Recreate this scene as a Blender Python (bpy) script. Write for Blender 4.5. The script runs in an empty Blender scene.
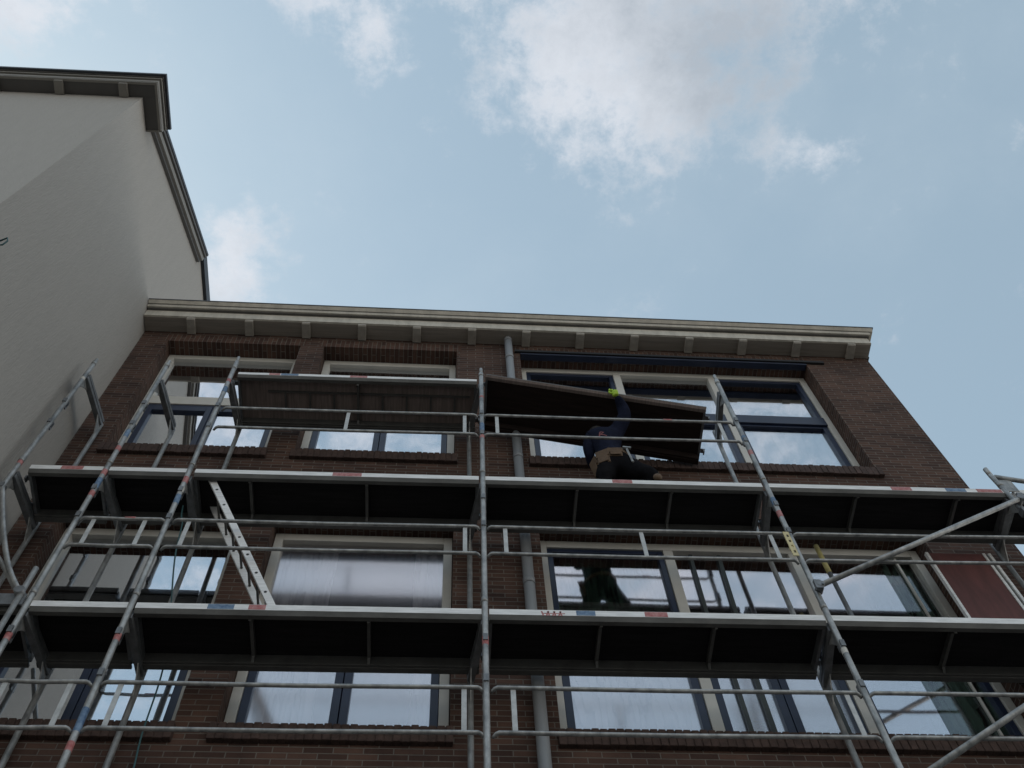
import bpy, bmesh, math, random
from mathutils import Vector, Matrix
from mathutils.bvhtree import BVHTree
random.seed(7)
R = math.radians
E = 1.6                       # eye height; heights below are given above the eye and lifted by E
sc = bpy.context.scene
C = sc.collection

# ------------------------------------------------------------------ materials
def new_mat(name):
    m = bpy.data.materials.new(name); m.use_nodes = True
    nt = m.node_tree; nt.nodes.clear()
    out = nt.nodes.new('ShaderNodeOutputMaterial')
    return m, nt, out
def principled(name, col, rough=.6, metal=0., var=.15, scale=6., bump=0., bscale=40., col2=None, spec=.5, stretch=(1,1,1)):
    m, nt, out = new_mat(name); N = nt.nodes; L = nt.links
    p = N.new('ShaderNodeBsdfPrincipled'); L.new(p.outputs[0], out.inputs[0])
    p.inputs['Roughness'].default_value = rough; p.inputs['Metallic'].default_value = metal
    p.inputs['Specular IOR Level'].default_value = spec
    tc = N.new('ShaderNodeTexCoord'); mp = N.new('ShaderNodeMapping'); mp.inputs['Scale'].default_value = stretch
    L.new(tc.outputs['Object'], mp.inputs[0])
    nz = N.new('ShaderNodeTexNoise'); nz.inputs['Scale'].default_value = scale; nz.inputs['Detail'].default_value = 6
    nz.inputs['Roughness'].default_value = .65
    L.new(mp.outputs[0], nz.inputs['Vector'])
    rp = N.new('ShaderNodeValToRGB')
    a = [max(0, c*(1-var)) for c in col]; b = [min(1, c*(1+var)) for c in (col2 or col)]
    rp.color_ramp.elements[0].position = .3; rp.color_ramp.elements[1].position = .7
    rp.color_ramp.elements[0].color = (*a, 1); rp.color_ramp.elements[1].color = (*b, 1)
    L.new(nz.outputs['Fac'], rp.inputs[0]); L.new(rp.outputs[0], p.inputs['Base Color'])
    if bump:
        n2 = N.new('ShaderNodeTexNoise'); n2.inputs['Scale'].default_value = bscale; n2.inputs['Detail'].default_value = 4
        L.new(mp.outputs[0], n2.inputs['Vector'])
        bp = N.new('ShaderNodeBump'); bp.inputs['Strength'].default_value = bump; bp.inputs['Distance'].default_value = .01
        L.new(n2.outputs['Fac'], bp.inputs['Height']); L.new(bp.outputs[0], p.inputs['Normal'])
    return m
def brick_mat(name, swap=False):
    m, nt, out = new_mat(name); N = nt.nodes; L = nt.links
    p = N.new('ShaderNodeBsdfPrincipled'); L.new(p.outputs[0], out.inputs[0]); p.inputs['Roughness'].default_value = .9
    p.inputs['Specular IOR Level'].default_value = .2
    tc = N.new('ShaderNodeTexCoord'); sx = N.new('ShaderNodeSeparateXYZ'); L.new(tc.outputs['Object'], sx.inputs[0])
    cx = N.new('ShaderNodeCombineXYZ'); ad = N.new('ShaderNodeMath'); ad.operation = 'ADD'
    if swap:      # soldier course: the long side of the brick runs up the wall / into it
        L.new(sx.outputs['Z'], ad.inputs[0]); L.new(sx.outputs['Y'], ad.inputs[1])
        L.new(ad.outputs[0], cx.inputs[0]); L.new(sx.outputs['X'], cx.inputs[1])
    else:
        L.new(sx.outputs['X'], ad.inputs[0]); L.new(sx.outputs['Y'], ad.inputs[1])
        L.new(ad.outputs[0], cx.inputs[0]); L.new(sx.outputs['Z'], cx.inputs[1])
    b = N.new('ShaderNodeTexBrick'); L.new(cx.outputs[0], b.inputs['Vector'])
    b.inputs['Scale'].default_value = 1; b.inputs['Brick Width'].default_value = .222; b.inputs['Row Height'].default_value = .0605
    b.inputs['Mortar Size'].default_value = .0052; b.inputs['Mortar Smooth'].default_value = .25; b.inputs['Bias'].default_value = -.1
    b.inputs['Color1'].default_value = (.108, .064, .050, 1); b.inputs['Color2'].default_value = (.054, .033, .028, 1)
    b.inputs['Mortar'].default_value = (.155, .14, .125, 1)
    nz = N.new('ShaderNodeTexNoise'); nz.inputs['Scale'].default_value = 1.3; nz.inputs['Detail'].default_value = 9; nz.inputs['Roughness'].default_value = .7
    L.new(tc.outputs['Object'], nz.inputs['Vector'])
    rp = N.new('ShaderNodeValToRGB'); rp.color_ramp.elements[0].position = .3; rp.color_ramp.elements[1].position = .72
    rp.color_ramp.elements[0].color = (.62, .62, .64, 1); rp.color_ramp.elements[1].color = (1.35, 1.28, 1.2, 1)
    L.new(nz.outputs['Fac'], rp.inputs[0])
    mx = N.new('ShaderNodeMix'); mx.data_type = 'RGBA'; mx.blend_type = 'MULTIPLY'; mx.inputs['Factor'].default_value = 1
    L.new(b.outputs['Color'], mx.inputs['A']); L.new(rp.outputs[0], mx.inputs['B'])
    L.new(mx.outputs['Result'], p.inputs['Base Color'])
    n2 = N.new('ShaderNodeTexNoise'); n2.inputs['Scale'].default_value = 60; L.new(tc.outputs['Object'], n2.inputs['Vector'])
    s = N.new('ShaderNodeMath'); s.operation = 'SUBTRACT'
    mu = N.new('ShaderNodeMath'); mu.operation = 'MULTIPLY'; mu.inputs[1].default_value = .35; L.new(n2.outputs['Fac'], mu.inputs[0])
    L.new(mu.outputs[0], s.inputs[0]); L.new(b.outputs['Fac'], s.inputs[1])
    bp = N.new('ShaderNodeBump'); bp.inputs['Strength'].default_value = .8; bp.inputs['Distance'].default_value = .008
    L.new(s.outputs[0], bp.inputs['Height']); L.new(bp.outputs[0], p.inputs['Normal'])
    return m
def glass_mat(name, fac, tint=(.92, .95, .99), wav=.02, rough=.012):
    m, nt, out = new_mat(name); N = nt.nodes; L = nt.links
    g = N.new('ShaderNodeBsdfGlossy'); g.inputs['Roughness'].default_value = rough; g.inputs['Color'].default_value = (*tint, 1)
    t = N.new('ShaderNodeBsdfTransparent'); t.inputs['Color'].default_value = (1, 1, 1, 1)
    mx = N.new('ShaderNodeMixShader'); mx.inputs[0].default_value = fac
    L.new(t.outputs[0], mx.inputs[1]); L.new(g.outputs[0], mx.inputs[2]); L.new(mx.outputs[0], out.inputs[0])
    tc = N.new('ShaderNodeTexCoord'); nz = N.new('ShaderNodeTexNoise'); nz.inputs['Scale'].default_value = 1.7; nz.inputs['Detail'].default_value = 1
    L.new(tc.outputs['Object'], nz.inputs['Vector'])
    bp = N.new('ShaderNodeBump'); bp.inputs['Strength'].default_value = wav; bp.inputs['Distance'].default_value = .2
    L.new(nz.outputs['Fac'], bp.inputs['Height']); L.new(bp.outputs[0], g.inputs['Normal'])
    return m
M = {}
M['brick'] = brick_mat('dark_brown_brick'); M['soldier'] = brick_mat('soldier_course_brick', True)
M['rowlock'] = principled('sill_brick', (.066, .041, .034), .9, var=.4, scale=14, bump=.4)
M['render'] = principled('grey_render', (.405, .388, .362), .95, var=.035, scale=7, bump=.6, bscale=38, stretch=(2.2, 2.2, .3))
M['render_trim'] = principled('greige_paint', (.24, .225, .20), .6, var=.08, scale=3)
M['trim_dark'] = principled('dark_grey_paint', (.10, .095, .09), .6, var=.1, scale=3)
M['lead'] = principled('lead_flashing', (.05, .055, .065), .6, var=.2, scale=4)
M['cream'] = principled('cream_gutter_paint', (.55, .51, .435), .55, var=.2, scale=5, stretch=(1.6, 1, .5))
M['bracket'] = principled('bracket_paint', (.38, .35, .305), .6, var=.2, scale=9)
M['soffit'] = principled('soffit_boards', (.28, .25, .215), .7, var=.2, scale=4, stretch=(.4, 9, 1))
M['white'] = principled('offwhite_window_paint', (.58, .56, .51), .5, var=.08, scale=4)
M['navy'] = principled('navy_window_paint', (.015, .024, .055), .4, var=.2, scale=5)
M['glass'] = glass_mat('mirror_bright_window_glass', .78, wav=.006)
M['soft'] = glass_mat('old_window_glass', .56, tint=(.97, .94, .97), wav=.006, rough=.045)
M['milky'] = glass_mat('milky_window_glass', .52, tint=(.98, .95, .98), wav=.006, rough=.17)
M['pleat'] = glass_mat('thin_window_glass', .62, wav=.004, rough=.012)
M['clear'] = glass_mat('clear_window_glass', .10)  # barely mirrors: stands in for a dark reflection in the right-hand light
M['net'] = principled('white_net_curtain', (.84, .85, .86), .9, var=.06, scale=3, stretch=(6, 1, .3))
M['green'] = principled('dark_green_curtain', (.16, .32, .22), .9, var=.4, scale=5, stretch=(8, 1, .2))
M['barpaint'] = principled('dark_green_bar_paint', (.03, .036, .033), .5, var=.2)
M['green_dark'] = principled('deep_green_curtain', (.045, .085, .065), .9, var=.4, scale=5, stretch=(8, 1, .2))
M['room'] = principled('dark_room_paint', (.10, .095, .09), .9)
M['zinc'] = principled('grey_pvc_pipe', (.26, .27, .28), .45, var=.12, scale=3, stretch=(3, 3, .5))
M['steel'] = principled('galvanised_steel', (.30, .315, .32), .48, .5, var=.42, scale=13, bump=.08, bscale=60, col2=(.36, .36, .35), stretch=(1, 1, .5))
M['steel_dark'] = principled('weathered_steel', (.20, .21, .22), .5, .5, var=.3, scale=9)
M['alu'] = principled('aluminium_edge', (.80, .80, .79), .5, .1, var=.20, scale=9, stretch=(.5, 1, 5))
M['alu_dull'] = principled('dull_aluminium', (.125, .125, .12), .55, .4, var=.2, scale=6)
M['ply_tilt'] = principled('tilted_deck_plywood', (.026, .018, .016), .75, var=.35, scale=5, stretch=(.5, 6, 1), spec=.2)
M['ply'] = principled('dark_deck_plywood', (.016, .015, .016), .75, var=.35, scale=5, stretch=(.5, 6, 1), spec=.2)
M['postgrey'] = principled('grey_post_metal', (.50, .51, .505), .5, .2, var=.25, scale=9)
M['lip'] = principled('shaded_deck_lip', (.115, .115, .11), .6, .2, var=.3, scale=8, stretch=(.5, 1, 1))  # underside shade put into the colour of the downward-facing lip
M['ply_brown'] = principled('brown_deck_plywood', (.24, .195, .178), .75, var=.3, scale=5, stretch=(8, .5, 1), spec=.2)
M['redply'] = principled('red_brown_plywood', (.115, .038, .034), .65, var=.3, scale=3, stretch=(3, 1, .6))
M['red'] = principled('red_tape', (.46, .09, .085), .5, var=.25, scale=22, col2=(.42, .22, .21))
M['blue'] = principled('blue_tape', (.05, .13, .28), .5, var=.25, scale=22, col2=(.18, .26, .36))
M['black'] = principled('black_marker', (.02, .02, .022), .6)
M['rubber'] = principled('black_rubber', (.015, .015, .016), .7)
M['yellow'] = principled('yellow_paint', (.52, .46, .19), .6, var=.2, scale=12)
M['paleyellow'] = principled('pale_yellow_plate', (.62, .54, .30), .6, var=.12, scale=14)
M['teal'] = principled('teal_cable_sheath', (.04, .11, .12), .5)
M['sweater'] = principled('navy_sweater', (.011, .014, .030), .95, spec=.1, var=.3, scale=18, bump=.6, bscale=35)
M['trouser'] = principled('black_work_trousers', (.010, .010, .012), .95, spec=.05, var=.3, scale=14, bump=.6, bscale=25)
M['skin'] = principled('skin', (.46, .27, .20), .55, var=.1, scale=12)
M['lime'] = principled('lime_work_glove', (.42, .62, .06), .8, var=.2, scale=25, bump=.3, bscale=60)
M['leather'] = principled('tan_leather', (.13, .082, .048), .75, var=.3, scale=12, bump=.4)
M['hair'] = principled('dark_hair', (.015, .011, .009), .6, var=.3, scale=40)
M['pink'] = principled('pink_print', (.25, .085, .09), .8)
M['boot'] = principled('work_boot', (.03, .025, .022), .7)
M['asphalt'] = principled('asphalt', (.07, .068, .065), .95, var=.25, scale=3, bump=.5, bscale=120)
M['paving'] = principled('grey_paving', (.17, .16, .148), .95, var=.2, scale=2, bump=.3, bscale=60)
M['kerb'] = principled('kerb_stone', (.16, .155, .15), .9, var=.15, scale=4)
M['roofing'] = principled('bitumen_roof', (.05, .05, .05), .9)

# ------------------------------------------------------------------ mesh helpers
class MB:
    """collects shapes in world coordinates; build() links them as ONE mesh object"""
    def __init__(s): s.v = []; s.f = []; s.m = []; s.sm = []
    def poly(s, pts, mi=0, smooth=False):
        i = len(s.v); s.v += [tuple(p) for p in pts]; s.f.append(tuple(range(i, i+len(pts)))); s.m.append(mi); s.sm.append(smooth)
    def box(s, x0, x1, y0, y1, z0, z1, mi=0, mt=None):
        i = len(s.v)
        p = [Vector((x, y, z)) for z in (z0, z1) for y in (y0, y1) for x in (x0, x1)]
        if mt is not None: p = [mt @ q for q in p]
        s.v += [tuple(q) for q in p]
        for q in ((0, 2, 3, 1), (4, 5, 7, 6), (0, 1, 5, 4), (2, 6, 7, 3), (0, 4, 6, 2), (1, 3, 7, 5)):
            s.f.append(tuple(i+k for k in q)); s.m.append(mi); s.sm.append(False)
    def bar(s, a, b, w, h, up=(0, 0, 1), mi=0):
        a = Vector(a); b = Vector(b); d = (b-a); L = d.length; d.normalize()
        u = Vector(up); sd = d.cross(u)
        if sd.length < 1e-4: sd = d.cross(Vector((0, 1, 0)))
        sd.normalize(); u = sd.cross(d)
        mt = Matrix(((d.x, sd.x, u.x, a.x), (d.y, sd.y, u.y, a.y), (d.z, sd.z, u.z, a.z), (0, 0, 0, 1)))
        s.box(0, L, -w/2, w/2, -h/2, h/2, mi, mt)
    def tube(s, pts, r, seg=14, mi=0, caps=True):
        pts = [Vector(p) for p in pts]; n = len(pts)
        rr = r if isinstance(r, (list, tuple)) else [r]*n
        rings = []; ref = None
        for k, p in enumerate(pts):
            t = (pts[min(k+1, n-1)]-pts[max(k-1, 0)]).normalized()
            if ref is None: ref = Vector((1, 0, 0)) if abs(t.x) < .8 else Vector((0, 1, 0))
            a = (ref - t*ref.dot(t)).normalized(); b = t.cross(a); ref = a
            i = len(s.v); rings.append(i)
            for j in range(seg):
                th = 2*math.pi*j/seg
                s.v.append(tuple(p+(a*math.cos(th)+b*math.sin(th))*rr[k]))
        for k in range(n-1):
            for j in range(seg):
                s.f.append((rings[k]+j, rings[k]+(j+1) % seg, rings[k+1]+(j+1) % seg, rings[k+1]+j)); s.m.append(mi); s.sm.append(True)
        if caps:
            s.f.append(tuple(rings[0]+j for j in reversed(range(seg)))); s.m.append(mi); s.sm.append(False)
            s.f.append(tuple(rings[-1]+j for j in range(seg))); s.m.append(mi); s.sm.append(False)
    def prism(s, prof, x0, x1, mi=0, mis=None):
        """profile of (y,z) points extruded along X"""
        i = len(s.v); n = len(prof)
        s.v += [(x0, y, z) for y, z in prof]+[(x1, y, z) for y, z in prof]
        for k in range(n):
            s.f.append((i+k, i+(k+1) % n, i+n+(k+1) % n, i+n+k)); s.m.append(mis[k] if mis else mi); s.sm.append(False)
        s.f.append(tuple(i+k for k in reversed(range(n)))); s.m.append(mi); s.sm.append(False)
        s.f.append(tuple(i+n+k for k in range(n))); s.m.append(mi); s.sm.append(False)
    def build(s, name, mats, parent=None, bevel=0, lift=True):
        me = bpy.data.meshes.new(name)
        org = wloc(parent) if parent else Vector((0, 0, 0))
        dz = E if lift else 0
        me.from_pydata([(x-org.x, y-org.y, z+dz-org.z) for x, y, z in s.v], [], s.f)
        if not isinstance(mats, (list, tuple)): mats = [mats]
        for m in mats: me.materials.append(m)
        for p, mi, sm in zip(me.polygons, s.m, s.sm): p.material_index = mi; p.use_smooth = sm
        bm = bmesh.new(); bm.from_mesh(me); bmesh.ops.recalc_face_normals(bm, faces=bm.faces); bm.to_mesh(me); bm.free()
        me.update()
        o = bpy.data.objects.new(name, me); C.objects.link(o)
        if parent: o.parent = parent
        if bevel:
            b = o.modifiers.new('bevel', 'BEVEL'); b.width = bevel; b.segments = 2; b.limit_method = 'ANGLE'; b.angle_limit = R(50)
        return o
def wloc(o):
    v = Vector((0, 0, 0))
    while o: v += o.location; o = o.parent
    return v
def thing(name, label, cat, loc, group=None):
    o = bpy.data.objects.new(name, None); C.objects.link(o)
    o.location = (loc[0], loc[1], loc[2]+E); o.empty_display_size = .2
    o['label'] = label; o['category'] = cat
    if group: o['group'] = group
    return o
def tag(o, label, cat, group=None):
    o['label'] = label; o['category'] = cat
    if group: o['group'] = group
    return o
def part(o, label): o['label'] = label; return o

# ------------------------------------------------------------------ ground, street
g = MB(); g.box(-400, 400, -400, 400, -.3, 0); o = g.build('ground', M['paving'], lift=False); o['kind'] = 'structure'
g = MB(); g.box(-120, 120, -6, 1.5, .0, .004); o = g.build('road', M['asphalt'], lift=False); o['kind'] = 'structure'
g = MB(); g.box(-120, 120, 1.65, 30, .002, .12); o = g.build('pavement', M['paving'], lift=False); o['kind'] = 'structure'
g = MB()
for k in range(-40, 40): g.box(k*1.0+.006, k*1.0+.994, 1.5, 1.65, .002, .122)
o = g.build('kerb', M['kerb'], lift=False); o['kind'] = 'structure'
GZ = .12-E                       # pavement level above the eye

# ------------------------------------------------------------------ brick building
F, G = 6.0, 6.2                  # wall face, window plane
XL, XR = -4.115, 5.81
bb = thing('brick_building', 'dark brown brick apartment building with cream gutter behind the scaffolding', 'building', (1, 6.0, GZ))
T_TOP, T_SILL, M_TOP, M_SILL = 13.41, 10.55, 9.25, 6.34
opens = [(-3.74, -2.0, T_SILL, T_TOP), (-1.69, .08, T_SILL, T_TOP), (.93, 4.87, T_SILL, T_TOP),
         (-3.74, -2.0, M_SILL, M_TOP), (-1.69, .08, M_SILL, M_TOP), (.93, 4.87, M_SILL, M_TOP),
         (-3.74, -2.0, 2.2, 5.0), (-1.69, .08, 2.2, 5.0), (.93, 4.87, 2.2, 5.0)]
w = MB()
TH = .25
xs = sorted({XL, XR, *[q for op in opens for q in op[:2]]}); zs = sorted({GZ, 13.7, *[q for op in opens for q in op[2:]]})
def isopen(x, z): return any(a < x < b and c < z < d for a, b, c, d in opens)
# front face in cells, reveals where a cell meets an opening
for i in range(len(xs)-1):
    for j in range(len(zs)-1):
        x0, x1, z0, z1 = xs[i], xs[i+1], zs[j], zs[j+1]
        if isopen((x0+x1)/2, (z0+z1)/2): continue
        w.poly([(x0, F, z0), (x1, F, z0), (x1, F, z1), (x0, F, z1)])
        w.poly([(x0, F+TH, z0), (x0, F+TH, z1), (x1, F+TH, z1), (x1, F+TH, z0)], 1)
for a, b, c, d in opens:
    w.poly([(a, F, c), (a, F, d), (a, F+TH, d), (a, F+TH, c)]); w.poly([(b, F, c), (b, F+TH, c), (b, F+TH, d), (b, F, d)])
    w.poly([(a, F, c), (a, F+TH, c), (b, F+TH, c), (b, F, c)]); w.poly([(a, F, d), (b, F, d), (b, F+TH, d), (a, F+TH, d)])
DB = 15.0
w.poly([(XR, F, GZ), (XR, DB, GZ), (XR, DB, 13.7), (XR, F, 13.7)]); w.poly([(XL, F, GZ), (XL, F, 13.7), (XL, DB, 13.7), (XL, DB, GZ)])
w.poly([(XL, DB, GZ), (XL, DB, 13.7), (XR, DB, 13.7), (XR, DB, GZ)])
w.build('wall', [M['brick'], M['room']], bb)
it = MB()
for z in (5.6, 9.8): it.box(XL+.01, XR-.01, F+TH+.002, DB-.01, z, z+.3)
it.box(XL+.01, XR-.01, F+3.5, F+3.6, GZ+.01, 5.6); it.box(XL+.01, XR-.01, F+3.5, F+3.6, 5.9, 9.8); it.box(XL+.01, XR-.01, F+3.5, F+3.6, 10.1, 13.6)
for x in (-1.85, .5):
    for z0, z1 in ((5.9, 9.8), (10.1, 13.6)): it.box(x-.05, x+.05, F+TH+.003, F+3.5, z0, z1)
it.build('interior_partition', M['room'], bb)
rf = MB(); rf.box(XL, XR+.04, F-.02, DB+.05, 13.702, 13.93); rf.build('roof', M['roofing'], bb)
# gutter cornice
co = MB()
def cband(prof, x1, mi, mis=None): co.prism(prof, XL+.002, x1, mi, mis)
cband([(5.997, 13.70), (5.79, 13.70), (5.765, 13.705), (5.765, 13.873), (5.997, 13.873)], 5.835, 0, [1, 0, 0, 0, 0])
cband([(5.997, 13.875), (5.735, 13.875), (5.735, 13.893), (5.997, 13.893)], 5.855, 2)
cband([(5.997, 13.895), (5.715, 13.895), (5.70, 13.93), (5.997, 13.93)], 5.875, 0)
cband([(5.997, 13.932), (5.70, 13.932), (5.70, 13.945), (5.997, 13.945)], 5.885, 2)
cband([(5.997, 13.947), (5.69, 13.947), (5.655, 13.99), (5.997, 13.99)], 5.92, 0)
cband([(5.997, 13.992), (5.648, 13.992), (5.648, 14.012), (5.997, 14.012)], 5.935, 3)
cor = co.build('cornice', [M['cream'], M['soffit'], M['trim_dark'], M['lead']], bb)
for x in [-3.49, -2.72, -1.96, -1.21, -.47, .28, 1.02, 1.76, 2.51, 3.27, 4.02, 4.78, 5.55]:
    b = MB(); b.prism([(5.772, 13.697), (5.772, 13.665), (5.79, 13.65), (5.96, 13.645), (5.994, 13.64), (5.994, 13.697)], x-.055, x+.055)
    b.build('bracket', M['bracket'], cor, bevel=.006)
# lintels of soldier bricks (they form the dark undersides over the windows)
for a, b, c, d in opens[:6]:
    l = MB(); l.box(a-.06, b+.06, F-.003, F+TH-.02, d-.002, d+.21); l.build('lintel', M['soldier'], bb)

def frame_rect(mb, x0, x1, z0, z1, wl, wr, wb, wt, y0, y1, mi=0):
    mb.box(x0, x0+wl, y0, y1, z0, z1, mi); mb.box(x1-wr, x1, y0, y1, z0, z1, mi)
    if wt: mb.box(x0+wl, x1-wr, y0+.001, y1, z1-wt, z1, mi)
    if wb: mb.box(x0+wl, x1-wr, y0+.001, y1, z0, z0+wb, mi)
def pane_obj(x0, x1, z0, z1, parent, mat='glass', y=None):
    p = MB(); y = y or G+.055
    p.box(x0, x1, y, y+.008, z0, z1); return p.build('pane', M[mat], parent)
def sash_obj(x0, x1, z0, z1, parent, wd=.07, wt=None, wb=None, y0=None):
    s = MB(); y0 = y0 or G+.018
    frame_rect(s, x0, x1, z0, z1, wd, wd, wb or wd, wt or wd, y0, y0+.06)
    return s.build('sash', M['navy'], parent, bevel=.004)
def sill_obj(x0, x1, z, parent):
    s = MB(); n = int((x1-x0)/.0635); st = (x1-x0)/n
    for k in range(n):
        dz = random.uniform(-.004, .004); dy = random.uniform(-.004, .004)
        s.box(x0+k*st+.004, x0+(k+1)*st-.004, F-.05+dy, G+.03, z-.17, z+dz)
    s.box(x0+.003, x1-.003, F-.042, G+.028, z-.165, z-.0045)
    s.build('sill', M['rowlock'], parent, bevel=.006)
def window(x0, x1, z0, z1, mulls, trans, lights, label=None, glass='glass', navy_bar=(), glass_lo=None):
    glass_lo = glass_lo or glass
    """outer frame with mullions at x positions and a transom; lights describes each light"""
    wmb = MB(); y0, y1 = G, G+.10
    frame_rect(wmb, x0+.005, x1-.005, z0+.02, z1-.004, .085, .085, .07, .11, y0, y1)
    xe = [x0+.09]+[q for mm in mulls for q in (mm-.05, mm+.05)]+[x1-.09]
    for mm in mulls: wmb.box(mm-.05, mm+.05, y0+.002, y1, z0+.09, z1-.114)
    for k in range(0, len(xe), 2):
        if k//2 not in navy_bar: wmb.box(xe[k], xe[k+1], y0+.003, y1, trans-.10, trans+.10)
    wf = wmb.build('window', M['white'], bb, bevel=.005)
    if label: part(wf, label)
    for k in range(0, len(xe), 2):
        if k//2 in navy_bar:
            nb = MB(); nb.box(xe[k], xe[k+1], y0-.012, y1, trans-.10, trans+.10); nb.build('transom', M['navy'], wf, bevel=.005)
        a, b = xe[k], xe[k+1]; up, lo = lights[k//2]
        # upper light
        zt0, zt1 = trans+.10, z1-.114
        if up == 'plain': pane_obj(a, b, zt0, zt1, wf, glass)
        elif up == 'navy':
            s = sash_obj(a+.003, b-.003, zt0+.002, zt1-.002, wf, .055); pane_obj(a+.05, b-.05, zt0+.05, zt1-.05, wf, glass)
        elif up: up(a, b, zt0, zt1, wf)
        zl0, zl1 = z0+.09, trans-.10
        if lo == 'double':
            mid = (a+b)/2
            for p, q in ((a+.003, mid-.004), (mid+.004, b-.003)):
                sash_obj(p, q, zl0+.002, zl1-.002, wf, .068, .14); pane_obj(p+.06, q-.06, zl0+.06, zl1-.13, wf, glass_lo)
        elif lo == 'single':
            tr_ = .04 if navy_bar else .13; sash_obj(a+.003, b-.003, zl0+.002, zl1-.002, wf, .068, tr_); pane_obj(a+.06, b-.06, zl0+.06, zl1-tr_+.01, wf, glass_lo)
        elif lo: lo(a, b, zl0, zl1, wf)
    sill_obj(x0-.03, x1+.03, z0, wf)
    return wf
def split_upper(a, b, z0, z1, wf):  # pane split where an imitated dark reflection begins
    pane_obj(a, 4.43, z0, z1, wf, 'soft'); part(pane_obj(4.433, b, z0, z1, wf, 'clear'), 'weakly mirroring pane strip imitating a dark reflection, in front of a green curtain')
    s = MB(); s.box(4.60, 4.622, G+.03, G+.05, z0, z1); s.build('glazing_bar', M['white'], wf)
def split_lower(a, b, z0, z1, wf):  # same imitated dark reflection, carried on below the transom
    sash_obj(a+.003, b-.003, z0+.002, z1-.002, wf, .06, .13)
    pane_obj(a+.05, 4.19, z0+.05, z1-.12, wf, 'soft'); part(pane_obj(4.193, b-.05, z0+.05, z1-.12, wf, 'clear'), 'weakly mirroring pane strip imitating a dark reflection, in front of a green curtain')
    s = MB(); s.box(4.60, 4.622, G+.03, G+.05, z0, z1); s.build('glazing_bar', M['white'], wf)
DT, DM = 12.1, 7.93
window(-3.74, -2.0, T_SILL, T_TOP, [], DT, [('plain', 'double')])
window(-1.69, .08, T_SILL, T_TOP, [], DT, [('plain', 'double')])
window(.93, 4.87, T_SILL, T_TOP, [2.25, 3.55], DT, [('navy', 'single'), ('plain', 'single'), ('navy', 'single')], navy_bar=(0, 1, 2), glass='pleat')
window(-3.74, -2.0, M_SILL, M_TOP, [], DM-.06, [('plain', 'double')])
window(-1.69, .08, M_SILL, M_TOP, [], DM-.06, [('plain', 'double')], glass='milky')
window(.93, 4.87, M_SILL, M_TOP, [2.25, 3.54], DM-.06, [('navy', 'single'), ('plain', 'double'), (split_upper, split_lower)], glass='soft', glass_lo='milky')
w3 = [o for o in bpy.data.objects if o.name.startswith('window')][-1]
for xa, xb, z0, z1, wd_ in ((2.46, 2.48, 8.05, 9.1, .034), (2.74, 2.77, 8.05, 9.1, .038), (2.345, 2.345, 6.45, 7.7, .03), (2.71, 2.71, 6.45, 7.7, .045), (2.52, 2.52, 6.45, 7.7, .04), (3.33, 3.33, 6.45, 7.7, .035)):
    q = MB(); q.bar((xa, G+.035, z0), (xb, G+.035, z1), wd_, .03, (0, 1, 0)); q.build('glazing_bar', M['barpaint'], w3)
for a, b, c, d in opens[6:]:
    window(a, b, c, d, [2.25, 3.54] if b-a > 2 else [], d-1.3, [('plain', 'double')]*3)
# navy steel plate under the lintel of the wide top window, dark edge strip in front of it
cs = MB(); cs.box(.937, 4.863, F-.02, F+.075, 13.375, 13.405); cs.build('lintel_plate', M['navy'], bb, bevel=.006)
ra = MB(); ra.box(.86, 5.12, F-.035, F-.004, 13.425, 13.475); ra.build('edge_strip', M['black'], bb)
# downpipe
dp = MB(); dp.tube([(.775, 5.92, 13.69), (.775, 5.92, GZ)], .052, 20)
for z in (13.62, 13.05, 10.4, 8.1, 5.6): dp.tube([(.775, 5.92, z), (.775, 5.92, z+.09)], .057, 20)
pipe = dp.build('downpipe', M['zinc'], bb)
for z in (12.2, 9.4, 7.2, 4.5):
    k = MB(); k.tube([(.775, 5.92, z), (.775, 5.92, z+.03)], .059, 20); k.box(.765, .785, 5.96, 5.998, z, z+.03); k.build('clamp', M['steel_dark'], pipe)

# curtains inside
def curtain(name, label, x0, x1, z0, z1, mat, amp=.035, wl=.16, y=None, gather=0):
    m = MB(); n = int((x1-x0)/.02); rows = 8; y = y or G+.16
    ph = random.uniform(0, 6)
    fr = [(k/n) for k in range(n+1)]
    def pt(u, v):
        x = x0+(x1-x0)*u
        yy = y+amp*math.sin(2*math.pi*(x/wl)+ph+.6*math.sin(x*3.1))*(0.6+.4*v)+.012*math.sin(x*41+ph)
        xx = x+.02*math.sin(v*5+x*9)
        return (xx, yy, z1+(z0-z1)*v)
    for k in range(n):
        for r in range(rows):
            m.poly([pt(fr[k], r/rows), pt(fr[k+1], r/rows), pt(fr[k+1], (r+1)/rows), pt(fr[k], (r+1)/rows)], 0, True)
    bm_o = m.build(name, M[mat], None)
    me = bm_o.data; bm = bmesh.new(); bm.from_mesh(me); bmesh.ops.remove_doubles(bm, verts=bm.verts, dist=1e-4); bm.to_mesh(me); bm.free()
    md = bm_o.modifiers.new('thick', 'SOLIDIFY'); md.thickness = .003
    tag(bm_o, label, 'curtain')
curtain('net_curtain', 'white net curtain inside the top window behind the raised deck', -1.6, 0., T_SILL+.05, T_TOP-.05, 'net')
curtain('net_curtain', 'long white net curtain in the lower panes of the wide top window behind the worker', 1.0, 4.8, T_SILL+.05, 12.02, 'net', .03, .15, G+.13)
curtain('net_curtain', 'gathered white net curtain at the ladder side of the window beside the downpipe', -1.6, -1.05, M_SILL+.05, M_TOP-.05, 'net', .022, .10, G+.125)
curtain('net_curtain', 'narrow gathered white net curtain at the downpipe side of the window', -.27, .0, M_SILL+.05, M_TOP-.05, 'net', .022, .075, G+.125)
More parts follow.
